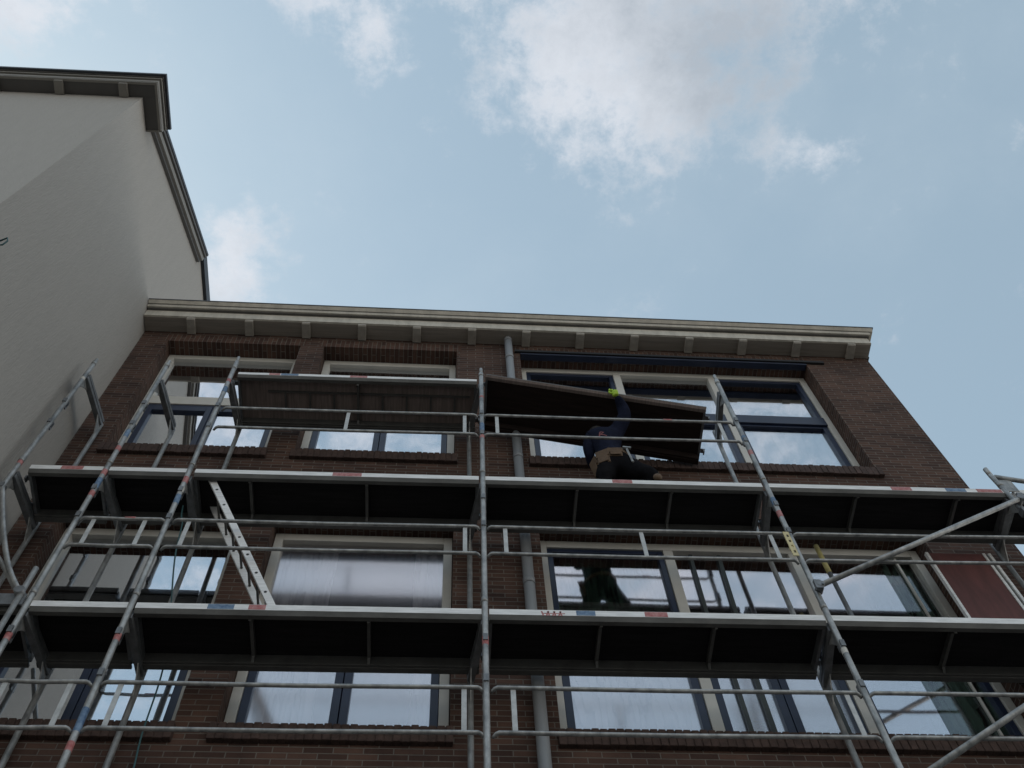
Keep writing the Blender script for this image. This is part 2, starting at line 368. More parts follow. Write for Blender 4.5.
curtain('net_curtain', 'white net curtain behind the lower panes right of the downpipe', 1.0, 2.2, M_SILL+.05, 7.82, 'net', .022, .13, G+.125)
curtain('green_curtain', 'dark green curtain behind the pane that mirrors the worker', 1.06, 2.16, 7.86, M_TOP-.05, 'green', .03, .09)
curtain('green_curtain', 'dark green curtain behind the dark reflection strip beside the red brown board', 4.10, 4.80, M_SILL+.05, M_TOP-.05, 'green_dark', .03, .10)

bb.rotation_euler = (0, 0, .0065)      # the facade stands a hair askew to the scaffold

# ------------------------------------------------------------------ neighbour house
nx = -4.12
nh = thing('rendered_house', 'tall grey rendered house with sloping roof edge left of the brick building', 'house', (-8, 3.05, GZ))
n = MB()
prof = [(3.05, GZ), (3.05, 14.90), (3.50, 15.05), (6.05, 16.95), (6.08, 17.13), (12, 17.13), (12, GZ)]
n.prism(prof, -13, nx); n.build('wall', M['render'], nh)
def ell(mb, y_off, z0, z1, mi, inner=.0):
    """band running along the front and round the corner; y_off = distance from the wall"""
    mb.box(-13, nx+y_off, 3.05-y_off, 3.05-inner, z0, z1, mi)
    mb.box(nx+.001+inner, nx+y_off, 3.05-inner+.0005, 3.475+y_off*.12, z0, z1, mi)
c2 = MB()
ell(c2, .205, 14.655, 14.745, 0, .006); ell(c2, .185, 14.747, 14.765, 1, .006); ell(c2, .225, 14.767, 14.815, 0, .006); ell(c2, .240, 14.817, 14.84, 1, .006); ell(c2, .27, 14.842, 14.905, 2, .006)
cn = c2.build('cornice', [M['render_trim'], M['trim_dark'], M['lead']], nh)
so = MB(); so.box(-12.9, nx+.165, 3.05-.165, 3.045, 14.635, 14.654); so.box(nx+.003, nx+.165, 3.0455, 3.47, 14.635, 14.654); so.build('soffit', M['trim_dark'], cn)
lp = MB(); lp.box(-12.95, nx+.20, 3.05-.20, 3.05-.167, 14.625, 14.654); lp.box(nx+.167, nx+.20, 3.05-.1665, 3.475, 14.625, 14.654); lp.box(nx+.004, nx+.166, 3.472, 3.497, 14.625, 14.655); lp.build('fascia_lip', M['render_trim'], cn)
x = -4.35
while x > -12.8:
    b = MB(); b.box(x-.055, x+.055, 2.865, 3.044, 14.575, 14.634); b.build('bracket', M['render_trim'], cn, bevel=.006); x -= .82
v = MB()
def verge(o0, o1, x1, mi, ys=3.50, ye=6.07):
    f = lambda y: 14.815+.7595*(y-3.5)
    v.prism([(ys, f(ys)+o0), (ye, f(ye)+o0), (ye, f(ye)+o1), (ys, f(ys)+o1)], nx+.002, x1, mi)
verge(0, .07, nx+.05, 0); verge(.072, .19, nx+.085, 1); verge(.192, .215, nx+.075, 0); verge(.217, .29, nx+.11, 0); verge(.292, .36, nx+.125, 2)
v.build('verge_board', [M['trim_dark'], M['render_trim'], M['lead']], nh)
t = MB(); t.box(nx-.05, nx+.055, 6.0, 12.05, 17.06, 17.30); t.build('parapet_flashing', M['lead'], nh)
rr = MB(); rr.prism([(3.06, 14.92), (6.05, 17.12), (6.05, 16.96), (3.51, 15.06)], -13, nx-.002); rr.build('roof', M['roofing'], nh)
hk = MB(); hk.tube([(-4.11, 3.35, 9.62), (-4.05, 3.33, 9.66), (-4.03, 3.34, 9.60), (-4.06, 3.36, 9.55), (-4.11, 3.36, 9.54)], .008, 8)
hk.build('cable_hook', M['teal'], nh)

# ------------------------------------------------------------------ scaffold frames
S, B = 5.27, 5.90
FG = 'galvanised scaffold uprights along the facade'
def sframe(label, xf, xr, top, rtop, tapes, levels, xtop=None, thick=False):
    th = thing('scaffold_upright', label, 'scaffold upright', (xf, S, GZ), FG)
    dx = (xtop-xf) if xtop is not None else 0
    m = MB(); m.tube([(xf, S, GZ), (xf, S, 5), (xf+dx*.5, S, 8), (xf+dx, S, top-.12)], .0242, 16)
    m.tube([(xf+dx, S, top-.12), (xf+dx, S, top)], .0235 if thick else .018, 16)
    fs = m.build('front_standard', M['steel'], th)
    def xat(z): return xf if z < 5 else xf+dx*min(1, max(0, (z-5)/(top-5)))
    for z, col, ln in tapes:
        q = MB(); q.tube([(xat(z), S, z-ln/2), (xat(z+ln), S, z+ln/2)], .0251, 16, caps=False); q.build('tape_band', M[col], fs)
    for z in levels:   # spigot joint collars
        q = MB(); q.tube([(xat(z), S, z+.10), (xat(z), S, z+.16)], .0275, 16); q.build('collar', M['steel'], fs)
    m = MB(); m.tube([(xr, B, GZ), (xr, B, rtop)], .0242, 16); m.build('rear_standard', M['steel'], th)
    for z in levels:
        zz = min(z-.10, top-.18, rtop-.04); zr = min(zz, rtop-.05); tr = MB()
        tr.bar((xat(zz), S+.03, zz), (xr, B-.03, zr), .058, .055)
        tr.build('transom', M['steel_dark'], th, bevel=.004)
        tr = MB(); tr.bar((xat(zz), S+.035, zz+.052), (xr, B-.035, zr+.052), .066, .048); tr.build('deck_ledger', M['steel_dark'], th)
        zz = min(z-.13, top-.20, rtop-.07); x0 = xat(zz)
        for (yy, sg, xx) in ((S+.022, 1, x0), (B-.022, -1, xr)):
            gs = MB()
            i = [(xx-.005, yy, zz), (xx-.005, yy+sg*.15, zz), (xx-.005, yy+sg*.10, zz-.05), (xx-.005, yy, zz-.20)]
            k = [(xx+.005, p[1], p[2]) for p in i]
            gs.poly(i[::-1]); gs.poly(k)
            for a in range(4): gs.poly([i[a], i[(a+1) % 4], k[(a+1) % 4], k[a]])
            gs.build('gusset_plate', M['steel'], th)
        for h in (-1.25 if z > 10 else -.78, -.8 if z > 10 else -.33):
            zz = z+h-.015
            if zz < top-.2:
                wb = MB(); wb.box(xat(zz)-.018, xat(zz)+.018, S-.032, S+.045, zz-.035, zz+.035); wb.bar((xat(zz)+.012, S+.04, zz-.075), (xat(zz)+.012, S+.04, zz+.06), .012, .022)
                wb.build('wedge_lock', M['steel_dark'], th)
    bp = MB(); bp.box(xf-.075, xf+.075, S-.075, S+.075, GZ+.002, GZ+.01); bp.build('base_plate', M['steel_dark'], th)
    bp = MB(); bp.box(xr-.075, xr+.075, B-.075, B+.06, GZ+.002, GZ+.01); bp.build('base_plate', M['steel_dark'], th)
    return th
LV = [4.85, 6.87, 8.87, 11.02]
sframe('scaffold upright pair nearest the grey house, its top end free above the deck', -3.98, -3.86, 11.26, 10.90, [(8.96, 'red', .09), (10.75, 'white', .05)], LV, -3.945)
sframe('scaffold upright pair passing the left jamb of the brick building\'s first top window', -3.15, -3.055, 11.27, 10.83, [(8.80, 'red', .09), (8.61, 'blue', .16), (8.43, 'red', .08), (9.55, 'blue', .14), (9.25, 'red', .08), (6.46, 'red', .08)], LV)
sframe('scaffold upright pair at the ladder, carrying the left end of the raised deck', -2.36, -2.335, 11.43, 10.88, [(8.70, 'red', .10), (8.53, 'white', .08), (8.37, 'blue', .14), (6.47, 'red', .08), (5.62, 'blue', .22), (5.38, 'red', .08), (10.58, 'blue', .12), (10.8, 'red', .06)], LV, -2.41)
fc = sframe('scaffold upright pair in the middle, rising beside the downpipe', .315, .235, 11.32, 11.0, [(10.58, 'red', .04), (9.89, 'blue', .16), (9.68, 'red', .06), (6.5, 'red', .10)], LV, .35)
fr_ = sframe('scaffold upright pair right of the worker, crossing the wide windows', 3.045, 3.105, 11.34, 11.14, [(8.58, 'blue', .12), (8.36, 'red', .10), (9.80, 'blue', .10), (9.50, 'red', .09), (6.45, 'white', .06)], LV, 3.06)
sframe('scaffold upright pair at the far right edge, ending just above the upper deck', 5.52, 5.45, 9.31, 9.2, [(6.9, 'red', .08)], [4.85, 6.87, 8.87], 5.40, thick=True)
se = bpy.data.objects[[o.name for o in bpy.data.objects if o.name.startswith('scaffold_upright')][-1]]
st = MB(); st.tube([(5.425, S, 9.16), (5.75, S-.02, 9.03), (6.6, S-.06, 8.80)], .024, 14); st.build('cross_tube', M['steel'], se)
st = MB(); st.prism([(S-.006, 9.10), (S+.006, 9.10), (S+.006, 8.88), (S-.006, 8.88)], 5.44, 5.56); st.build('corner_plate', M['steel'], se, bevel=.03)
# pale perforated plate hung on the right frame
pp = MB(); mt = Matrix.Translation((3.005, S-.035, 7.66+0))
for k in range(5): pp.box(-.026, .026, -.004, .004, k*.08+.0, k*.08+.045, 0, mt)
for s0, s1 in ((-.026, -.006), (.014, .026)):
    for k in range(4): pp.box(s0, s1, -.004, .004, k*.08+.045, k*.08+.08, 0, mt)
pp.box(-.02, .02, .004, .03, .12, .16, 0, mt)
part(pp.build('perforated_plate', M['paleyellow'], fr_), 'pale yellow plate with a row of holes')

# ------------------------------------------------------------------ decks
DG = 'scaffold decks across the facade'
def deck(label, x0, x1, ztop, marks=(), ply='ply', cross=(1/3, 2/3), loc=None, name='scaffold_deck', ribs=False, yr=5.815, scrib=False, fh=.066, fl=.105):
    th = thing(name, label, 'scaffold deck', ((x0+x1)/2, S, ztop), DG)
    zt = ztop
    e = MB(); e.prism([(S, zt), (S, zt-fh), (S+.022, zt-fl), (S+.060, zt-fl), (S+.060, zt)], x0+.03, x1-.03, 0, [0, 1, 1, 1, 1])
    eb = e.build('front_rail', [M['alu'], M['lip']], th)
    for a, b, col in marks:
        q = MB(); q.box(a, b, S-.0015, S+.001, zt-fh+.004, zt-.004); q.build('tape_mark', M[col], eb)
    if scrib:
        q = MB()
        for k in range(7):
            xx = scrib+k*.024; q.bar((xx, S-.001, zt-.072), (xx+.02*(1 if k % 2 else -.6), S-.001, zt-.016), .001, .012, (1, 0, 0))
        q.box(scrib-.01, scrib+.17, S-.0016, S+.0005, zt-.048, zt-.040); q.build('lettering', M['red'], eb)
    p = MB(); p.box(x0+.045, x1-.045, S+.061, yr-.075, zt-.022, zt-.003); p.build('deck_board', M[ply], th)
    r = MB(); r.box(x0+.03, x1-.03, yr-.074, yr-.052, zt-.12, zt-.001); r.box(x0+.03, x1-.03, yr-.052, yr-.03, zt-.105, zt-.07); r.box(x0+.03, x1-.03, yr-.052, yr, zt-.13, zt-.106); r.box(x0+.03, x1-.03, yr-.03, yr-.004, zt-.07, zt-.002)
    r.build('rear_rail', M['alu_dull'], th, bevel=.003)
    for c in cross:
        xc = x0+(x1-x0)*c; cb = MB()
        cb.box(xc-.013, xc+.013, S+.062, yr-.077, zt-.075, zt-.0225)
        cb.prism([(S+.0615, zt-.12), (S+.10, zt-.076), (S+.0615, zt-.076)], xc-.011, xc+.011); cb.prism([(yr-.0765, zt-.118), (yr-.11, zt-.076), (yr-.0765, zt-.076)], xc-.011, xc+.011)
        cb.build('cross_bar', M['alu_dull'], th)
    if ribs:
        L_ = x1-x0
        for yy in (S+.20, S+.42):
            rb = MB(); rb.box(x0+.35, x1-.1, yy, yy+.018, zt-.045, zt-.0226); rb.build('stiffener', M['alu_dull'], th)
        for k in range(1, 9):
            rb = MB(); xc = x0+L_*(.10+.1*k); rb.box(xc-.01, xc+.01, S+.2185, S+.4195, zt-.044, zt-.0228); rb.build('stiffener', M['alu_dull'], th)
    for xx, sg in ((x0+.03, -1), (x1-.03, 1)):
        en = MB(); en.box(min(xx, xx-sg*.025), max(xx, xx-sg*.025), S+.0605, yr-.0745, zt-min(.14, fl), zt-.003); en.build('end_rail', M['steel_dark'], th)
        for yy in (S+.09, yr-.16):
            en = MB(); en.box(min(xx+sg*.001, xx+sg*.05), max(xx+sg*.001, xx+sg*.05), yy, yy+.05, zt-.05, zt-.035); en.box(min(xx+sg*.035, xx+sg*.05), max(xx+sg*.035, xx+sg*.05), yy+.001, yy+.049, zt-.09, zt-.0495)
            en.build('end_hook', M['steel_dark'], th)
    return th
N0, N1, N2, N3, N4, N5 = -3.87, -3.15, -2.37, .33, 3.045, 5.47
D1, D2, D3 = 8.92, 6.895, 11.045
deck('raised top deck with brown slatted underside, left of the middle frame', N2, N3, D3, [(-2.0, -1.88, 'red'), (-1.87, -1.68, 'blue'), (-1.11, -.92, 'red')], 'ply_brown', (.5,), ribs=True, yr=5.90, fh=.05, fl=.085)
deck('short upper deck nearest the grey house, with one red mark', N0, N1, D1, [(-3.56, -3.36, 'red')], cross=())
deck('short upper deck between the two steep left frames, plain edge', N1, N2, D1, cross=())
deck('upper deck above the ladder, with one red mark', N2, N3, D1, [(-1.07, -.80, 'red')], cross=(.2, .6), scrib=False)
deck('upper deck under the worker\'s feet', N3, N4, D1, [(1.57, 1.76, 'red')])
deck('upper deck reaching the right edge, with red and blue marks', N4, N5, D1, [(4.28, 4.48, 'red'), (4.82, 5.02, 'blue'), (5.13, 5.38, 'red')], cross=(.37, .78))
deck('sliver of the next upper deck behind the right edge frame', N5, N5+.78, D1, cross=())
deck('short lower deck piece cut by the left edge of the photo', N0, N1, D2, cross=())
deck('short lower deck between the two steep left frames, below a pair of rails', N1, N2, D2, cross=())
deck('lower deck at the ladder\'s foot, with blue and red marks', N2, N3, D2, [(-1.80, -1.60, 'blue'), (-1.49, -1.36, 'red')])
deck('lower deck below the worker, with red lettering and blue mark', N3, N4, D2, [(1.04, 1.19, 'blue'), (1.58, 1.76, 'red')], scrib=.78)
deck('lower deck reaching the right edge, plain bright edge', N4, N5, D2, cross=(.42, .8))
# the deck the worker is lifting into place: tilted, left end already hooked in
x0, x1 = .38, 2.93
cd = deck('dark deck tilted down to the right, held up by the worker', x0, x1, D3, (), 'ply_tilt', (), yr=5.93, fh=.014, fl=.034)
cd.name = 'tilted_scaffold_deck'
piv = Vector((.40, S, 11.20+E)); ang = math.atan2(.67, 2.40)
cd.rotation_euler = (0, ang, 0)
off = Vector(((x0+x1)/2-.40, 0, 0)); off.rotate(cd.rotation_euler); cd.location = piv+off
for ch in cd.children:
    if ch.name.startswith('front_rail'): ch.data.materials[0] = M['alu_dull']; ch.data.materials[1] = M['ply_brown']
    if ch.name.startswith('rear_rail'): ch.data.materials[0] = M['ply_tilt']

# ------------------------------------------------------------------ guard rails
RG = 'double tube guard rails on the scaffold'
def rail(label, x0, x1, zu, zl, posts, dz=0, red=None, y=None):
    th = thing('guard_rail', label, 'guard rail', ((x0+x1)/2, S, zl), RG); y = y or S-.012
    for z, nm in ((zu, 'upper_tube'), (zl, 'lower_tube')):
        m = MB()
        def P(x, d=0, yy=0): return (x, y+yy, z+dz*(x-x0)/(x1-x0)+d)
        m.tube([P(x0+.026, -.016, .03), P(x0+.036, -.014, .018), P(x0+.052, -.006, .004), P(x0+.07), P(x0+.2), P((x0+x1)/2, -.008), P(x1-.2), P(x1-.07), P(x1-.052, -.006, .004), P(x1-.036, -.014, .018), P(x1-.026, -.016, .03)],
               [.011, .012, .0145, .016, .016, .016, .016, .016, .0145, .012, .011], 12)
        m.build(nm, M['steel'], th)
        if red and nm == 'upper_tube':
            q = MB(); q.tube([P(red-.045), P(red+.045)], .0184, 12); q.build('red_band', M['red'], th)
    for xp in posts:
        m = MB(); k = (xp-x0)/(x1-x0)*dz
        m.box(xp-.018, xp+.018, y+.002, y+.010, zl+k-.004, zu+k+.004); m.build('post', M['postgrey'], th)
    return th
Z3, Z3l, Z2, Z2l, Z1, Z1l = 10.155, 9.735, 8.035, 7.63, 5.985, 5.545
rail('guard rail in front of the raised brown deck', N2, N3, Z3, Z3l, (-1.04, .165), red=None)
rail('guard rail across the worker\'s back', N3, N4, Z3, Z3l, (.50, 2.86), red=2.31, dz=-.01)
rail('short guard rail between the two left frames, below the upper deck', N1, N2, Z2, Z2l, (-3.0, -2.57), red=-2.4-.3)
rail('guard rail crossing the ladder', N2, N3, Z2, Z2l, (-2.20, .17))
rail('guard rail in front of the pane that mirrors the worker', N3, N4, Z2, Z2l, (.52, 1.715, 2.87))
rail('guard rail crossing the red brown board', N4, N5, Z2, Z2l, (5.30,), dz=.03)
rail('short guard rail in the bottom left corner, below the lower deck', N1, N2, Z1, Z1l, (-2.98, -2.54))
rail('bottom guard rail left of the middle frame, over the white curtained window', N2, N3, Z1, Z1l, (-2.20, .165))
rail('bottom guard rail right of the middle frame, crossing the downpipe', N3, N4, Z1, Z1l, (.51, 2.905))
rail('bottom guard rail at the right edge, behind the lowest brace', N4, N5, Z1, Z1l, (5.3,), dz=.02)

# ------------------------------------------------------------------ braces, tube bow, prop, ladder, cable, board
def brace(label, a, b):
    th = thing('diagonal_brace', label, 'brace', a, 'diagonal scaffold braces at the right')
    m = MB(); m.tube([a, b], .0242, 16); m.build('tube', M['steel'], th)
    d = (Vector(b)-Vector(a)).normalized()
    for p, sg in ((a, 1), (b, -1)):
        q = MB(); c = Vector(p)
        q.tube([c+Vector((0, -.028, 0))+d*sg*.02, c+Vector((0, .07, 0))+d*sg*.02], .035, 12); q.bar(c+d*sg*.0-Vector((0, .01, .05)), c+Vector((0, -.01, .06)), .06, .03, (0, 1, 0))
        q.bar(c+Vector((.03, -.04, -.01)), c+Vector((.03, .06, -.01)), .016, .016); q.build('coupler', M['steel_dark'], th)
brace('long diagonal brace tube rising to the right edge below the upper deck', (3.05, S-.065, 7.19), (5.45, S-.065, 8.66))
brace('lower diagonal brace tube cutting the bottom right corner', (3.06, S-.065, 5.10), (5.48, S-.065, 6.70))
def curve(pts, n=10):
    pts = [Vector(p) for p in pts]; out = []
    for k in range(len(pts)-1):
        p0, p1, p2, p3 = pts[max(k-1, 0)], pts[k], pts[k+1], pts[min(k+2, len(pts)-1)]
        for j in range(n):
            t = j/n; out.append(.5*((2*p1)+(p2-p0)*t+(2*p0-5*p1+4*p2-p3)*t*t+(3*p1-p0-3*p2+p3)*t**3))
    return out+[pts[-1]]
bt = MB(); bt.tube(curve([(-3.90, S-.06, 8.40), (-3.67, S-.06, 7.80), (-3.43, S-.06, 7.26), (-3.23, S-.06, 6.93)], 8), .022, 14)
bt.tube(curve([(-3.78, S-.03, 7.62), (-3.55, S-.03, 7.38), (-3.23, S-.03, 6.92)], 8), .022, 14)
bt.tube([(-3.21, S-.05, 7.24), (-3.21, S-.05, 4.2)], .022, 14)
bo = bt.build('bent_guard_tube', M['steel'], None); tag(bo, 'pair of bent tubes clamped to the left frames at the left edge', 'guard tube')
cp = MB(); cp.box(-3.42, -3.17, S-.035, S-.02, 6.80, 6.93); cp.tube([(-3.22, S-.09, 6.92), (-3.22, S+.02, 6.92)], .04, 12); cp.build('coupler', M['steel_dark'], bo)
pr = MB(); pr.tube([(3.61, 5.86, D2-.002), (3.605, 5.86, 8.30)], .022, 14); pr.tube([(3.605, 5.86, 8.30), (3.605, 5.86, D1-.17)], .024, 14, 1)
po = pr.build('steel_prop', [M['steel_dark'], M['yellow']]); tag(po, 'thin grey prop with a yellow painted top right of the perforated plate', 'prop')
lt = MB(); a = Vector((-2.22, 0, 9.0-.06)); b = Vector((-1.30, 0, D2+.01))
th = thing('ladder', 'pale aluminium ladder leaning between the two decks', 'ladder', (b.x, 5.55, D2))
d = (b-a).normalized(); perp = Vector((-d.z, 0, d.x))
for yy in (5.36, 5.68):
    m = MB(); m.bar(a+Vector((0, yy, 0)), b+Vector((0, yy, 0)), .028, .062, perp); m.build('stile', M['alu'], th, bevel=.003)
    for k in range(1, 8):
        q = MB(); c = a+(b-a)*(k/8)+Vector((0, yy, 0)); q.tube([c-Vector((0, .0155, 0)), c+Vector((0, .0155, 0))], .013, 10)
        q.build('rung_socket', M['black'], th)
for k in range(1, 8):
    c = a+(b-a)*(k/8); m = MB(); m.tube([c+Vector((0, 5.375, 0)), c+Vector((0, 5.665, 0))], .011, 10); m.build('rung', M['alu_dull'], th)
cb = MB(); cb.tube(curve([(-2.435, 5.55, 8.72), (-2.41, 5.55, 8.55), (-2.37, 5.55, 8.4), (-2.31, 5.56, 7.86), (-2.20, 5.87, 7.0), (-2.16, 5.87, 6.14), (-2.13, 5.87, 5.7), (-2.19, 5.87, 5.2), (-2.2, 5.87, 3), (-2.2, 5.87, GZ+.01)], 8), .007, 8)
tag(cb.build('hanging_cable', M['teal']), 'thin teal cable hanging beside the ladder down past the lower deck', 'cable')
pb = MB(); pb.box(4.70, 5.24, 5.87, 5.888, D2+.002, 8.69)
pbo = pb.build('plywood_board', M['redply']); tag(pbo, 'red brown board with pale metal edges standing upright beside the right window', 'board')
for xx in (4.672, 5.242, 5.300):
    q = MB(); q.box(xx, xx+.026, 5.862, 5.90, D2+.001, 8.692); q.build('edge_rail', M['alu'], pbo)
q = MB(); q.box(5.269, 5.299, 5.88, 5.895, D2+.004, 8.69); q.build('backing_strip', M['alu_dull'], pbo)

# ------------------------------------------------------------------ the worker
def skin_mesh(chains, sub=2):
    """chains: list of (nodes, edges, root) with nodes (pos, radius) -> one evaluated bmesh-ready mesh each, joined"""
    bmo = bmesh.new()
    for nodes, edges, root in chains:
        me = bpy.data.meshes.new('tmp'); me.from_pydata([p for p, r in nodes], edges, []); me.update()
        ob = bpy.data.objects.new('tmp', me); C.objects.link(ob)
        md = ob.modifiers.new('skin', 'SKIN'); md.use_smooth_shade = True
        for i, (p, r) in enumerate(nodes):
            sv = me.skin_vertices[0].data[i]; rx, ry = (r, r) if not isinstance(r, tuple) else r
            sv.radius = (rx, ry); sv.use_root = (i == root)
        s = ob.modifiers.new('sub', 'SUBSURF'); s.levels = sub; s.render_levels = sub
        dg = bpy.context.evaluated_depsgraph_get(); ev = ob.evaluated_get(dg)
        m2 = bpy.data.meshes.new_from_object(ev); bmo.from_mesh(m2)
        bpy.data.objects.remove(ob); bpy.data.meshes.remove(me); bpy.data.meshes.remove(m2)
    return bmo
def bm_obj(bm, name, mats, parent, matfn=None):
    org = wloc(parent)
    for v_ in bm.verts: v_.co += Vector((0, 0, E))-org
    bmesh.ops.recalc_face_normals(bm, faces=bm.faces)
    me = bpy.data.meshes.new(name); bm.to_mesh(me); bm.free()
    for m in (mats if isinstance(mats, list) else [mats]): me.materials.append(m)
    for p in me.polygons:
        p.use_smooth = True
        if matfn: p.material_index = matfn(p.center+org-Vector((0, 0, E)))
    o = bpy.data.objects.new(name, me); C.objects.link(o); o.parent = parent
    return o
wk = thing('person', 'worker in navy sweater and tool belt lifting the tilted deck with a lime glove', 'person', (1.7, 5.5, D1))
pel = (1.70, 5.50, 9.74)
nodes = [(pel, (.165, .125)), ((1.685, 5.51, 9.92), (.175, .135)), ((1.67, 5.52, 10.12), (.19, .145)), ((1.665, 5.52, 10.30), (.155, .11)), ((1.64, 5.50, 10.42), (.075, .075)),
         ((1.635, 5.55, 10.49), (.058, .058)), ((1.63, 5.62, 10.56), (.088, .098)), ((1.63, 5.66, 10.64), (.085, .095)),     # 5-7 neck, head bowed to the wall
         ((1.80, 5.50, 10.43),   .095), ((1.925, 5.40, 10.56), .083), ((1.91, 5.37, 10.62), .075), ((1.865, 5.295, 10.68), .052), ((1.832, 5.252, 10.685), .036),   # 8-12 raised right arm
         ((1.51, 5.51, 10.36), .078), ((1.475, 5.50, 10.12), .064), ((1.48, 5.52, 10.02), .058), ((1.50, 5.64, 9.96), .044), ((1.56, 5.72, 9.96), .033),        # 13-17 left arm
         ((1.80, 5.48, 9.66), .125), ((1.94, 5.43, 9.44), .100), ((2.02, 5.39, 9.32), .085), ((2.05, 5.46, 9.12), .066), ((2.08, 5.50, 8.96), .048),            # 18-22 right leg
         ((1.61, 5.50, 9.66), .125), ((1.57, 5.48, 9.44), .105), ((1.56, 5.46, 9.36), .078), ((1.55, 5.51, 9.12), .062), ((1.55, 5.53, 8.96), .048)]           # 23-27 left leg
edges = [(0, 1), (1, 2), (2, 3), (3, 4), (4, 5), (5, 6), (6, 7), (3, 8), (8, 9), (9, 10), (10, 11), (11, 12), (3, 13), (13, 14), (14, 15), (15, 16), (16, 17),
         (0, 18), (18, 19), (19, 20), (20, 21), (21, 22), (0, 23), (23, 24), (24, 25), (25, 26), (26, 27)]
DZ = .12                          # knees bent: the whole upper body sits lower
keep = {10: 0, 11: 0, 12: 0, 22: 0, 27: 0, 9: .05, 21: .02, 26: .02, 20: .07, 25: .07}
nodes = [((p[0], p[1]+.03 if k in range(0, 8) or k == 8 or k in range(13, 16) else p[1], p[2]-keep.get(k, DZ)), r_) for k, (p, r_) in enumerate(nodes)]
bmw = skin_mesh([(nodes, edges, 0)])
# a little face relief: nose, brow and chin towards the wall
segs = [(Vector(nodes[a][0]), Vector(nodes[b][0]), (0 if a in range(0, 4) or a in range(8, 18) else 2), a, b) for a, b in edges]
def body_mat(c):
    best, bi = 9, 0
    for p, q, _, a, b in segs:
        t_ = max(0, min(1, (c-p).dot(q-p)/(q-p).length_squared)); dd = (p+(q-p)*t_-c).length
        if dd < best: best, bi = dd, (a, b)
    a, b = bi
    if b in (5, 6, 7): return 2
    if a >= 18 or b >= 18: return 1
    if c.z < 9.76-DZ and a in (0, 1): return 1
    return 0
body = bm_obj(bmw, 'body', [M['sweater'], M['trouser'], M['skin']], wk, body_mat)
bvh = BVHTree.FromObject(body, bpy.context.evaluated_depsgraph_get())
bo_ = wloc(wk)
hd = Vector((1.63, 5.64, 10.60))
# face pieces
fm = MB()
fdir = Vector((0, .85, -.25)).normalized()
bmf = bmesh.new()
def blob(bm, c, s, rot=None, u=14, vv=10):
    r_ = bmesh.ops.create_uvsphere(bm, u_segments=u, v_segments=vv, radius=1)
    for v_ in r_['verts']: v_.co = Vector((v_.co.x*s[0], v_.co.y*s[1], v_.co.z*s[2]))+Vector(c)
blob(bmf, (1.63, 5.748+.03, 10.575-DZ), (.015, .022, .026)); blob(bmf, (1.545, 5.64+.03, 10.59-DZ), (.012, .022, .032)); blob(bmf, (1.715, 5.64+.03, 10.59-DZ), (.012, .022, .032)); blob(bmf, (1.63, 5.735+.03, 10.53-DZ), (.026, .012, .008))
bm_obj(bmf, 'face_features', M['skin'], wk)
bmf = bmesh.new(); blob(bmf, (1.60, 5.742+.03, 10.605-DZ), (.012, .008, .007)); blob(bmf, (1.66, 5.742+.03, 10.605-DZ), (.012, .008, .007)); bm_obj(bmf, 'eyes', M['black'], wk)
bmf = bmesh.new(); blob(bmf, (1.63, 5.625+.03, 10.635-DZ), (.098, .112, .094), u=24, vv=16)
bmesh.ops.delete(bmf, geom=[v_ for v_ in bmf.verts if v_.co.y > 5.69 and v_.co.z < 10.66-DZ or v_.co.z < 10.55-DZ], context='VERTS')
bm_obj(bmf, 'hair', M['hair'], wk)
# hood bunched on the shoulders
bmf = bmesh.new(); blob(bmf, (1.655, 5.50+.03, 10.43-DZ), (.125, .06, .055), u=20, vv=12); bm_obj(bmf, 'hood', M['sweater'], wk)
# gloves with five bent fingers
def glove(wrist, palm, across, out, tips):
    """palm: list of 2 points, across: unit vector across the palm, tips: finger polylines"""
    W = Vector(wrist); P1, P2 = Vector(palm[0]), Vector(palm[1]); A = Vector(across).normalized()
    ch = [([(tuple(W), (.036, .030)), (tuple((W+P1)/2), (.038, .026)), (tuple(P1), (.044, .022)), (tuple(P2), (.042, .018))], [(0, 1), (1, 2), (2, 3)], 0)]
    for f in tips: ch.append(([(tuple(p), r_) for p, r_ in f], [(k, k+1) for k in range(len(f)-1)], 0))
    return bm_obj(skin_mesh(ch), 'glove', M['lime'], wk)
# right glove: closes over the raised front edge of the tilted deck
edge_z = lambda x_: 11.20-(x_-.40)*math.tan(ang)
hx = 1.815
ez = edge_z(hx)
W = Vector((1.83, 5.25, ez-.12)); P1 = Vector((1.82, 5.235, ez-.065)); P2 = Vector((1.812, 5.238, ez-.012))
tips = []
for k, (dx_, ln) in enumerate(((-.040, .9), (-.014, 1.0), (.012, .95), (.036, .8))):
    bx = P2+Vector((dx_, 0, -dx_*.28))
    tips.append([(bx+Vector((0, -.004, -.02)), .013), (bx+Vector((0, 0, .022*ln)), .0125), (bx+Vector((0, .03*ln, .042*ln)), .0115), (bx+Vector((-.002, .066*ln, .034*ln)), .010)])
tips.append([(P1+Vector((-.035, .004, -.02)), .014), (P1+Vector((-.052, .004, .0)), .014), (P1+Vector((-.058, .008, .028)), .0125), (P1+Vector((-.05, .012, .048)), .011)])
glove(W, (P1, P2), (1, 0, 0), (0, 0, 1), tips)
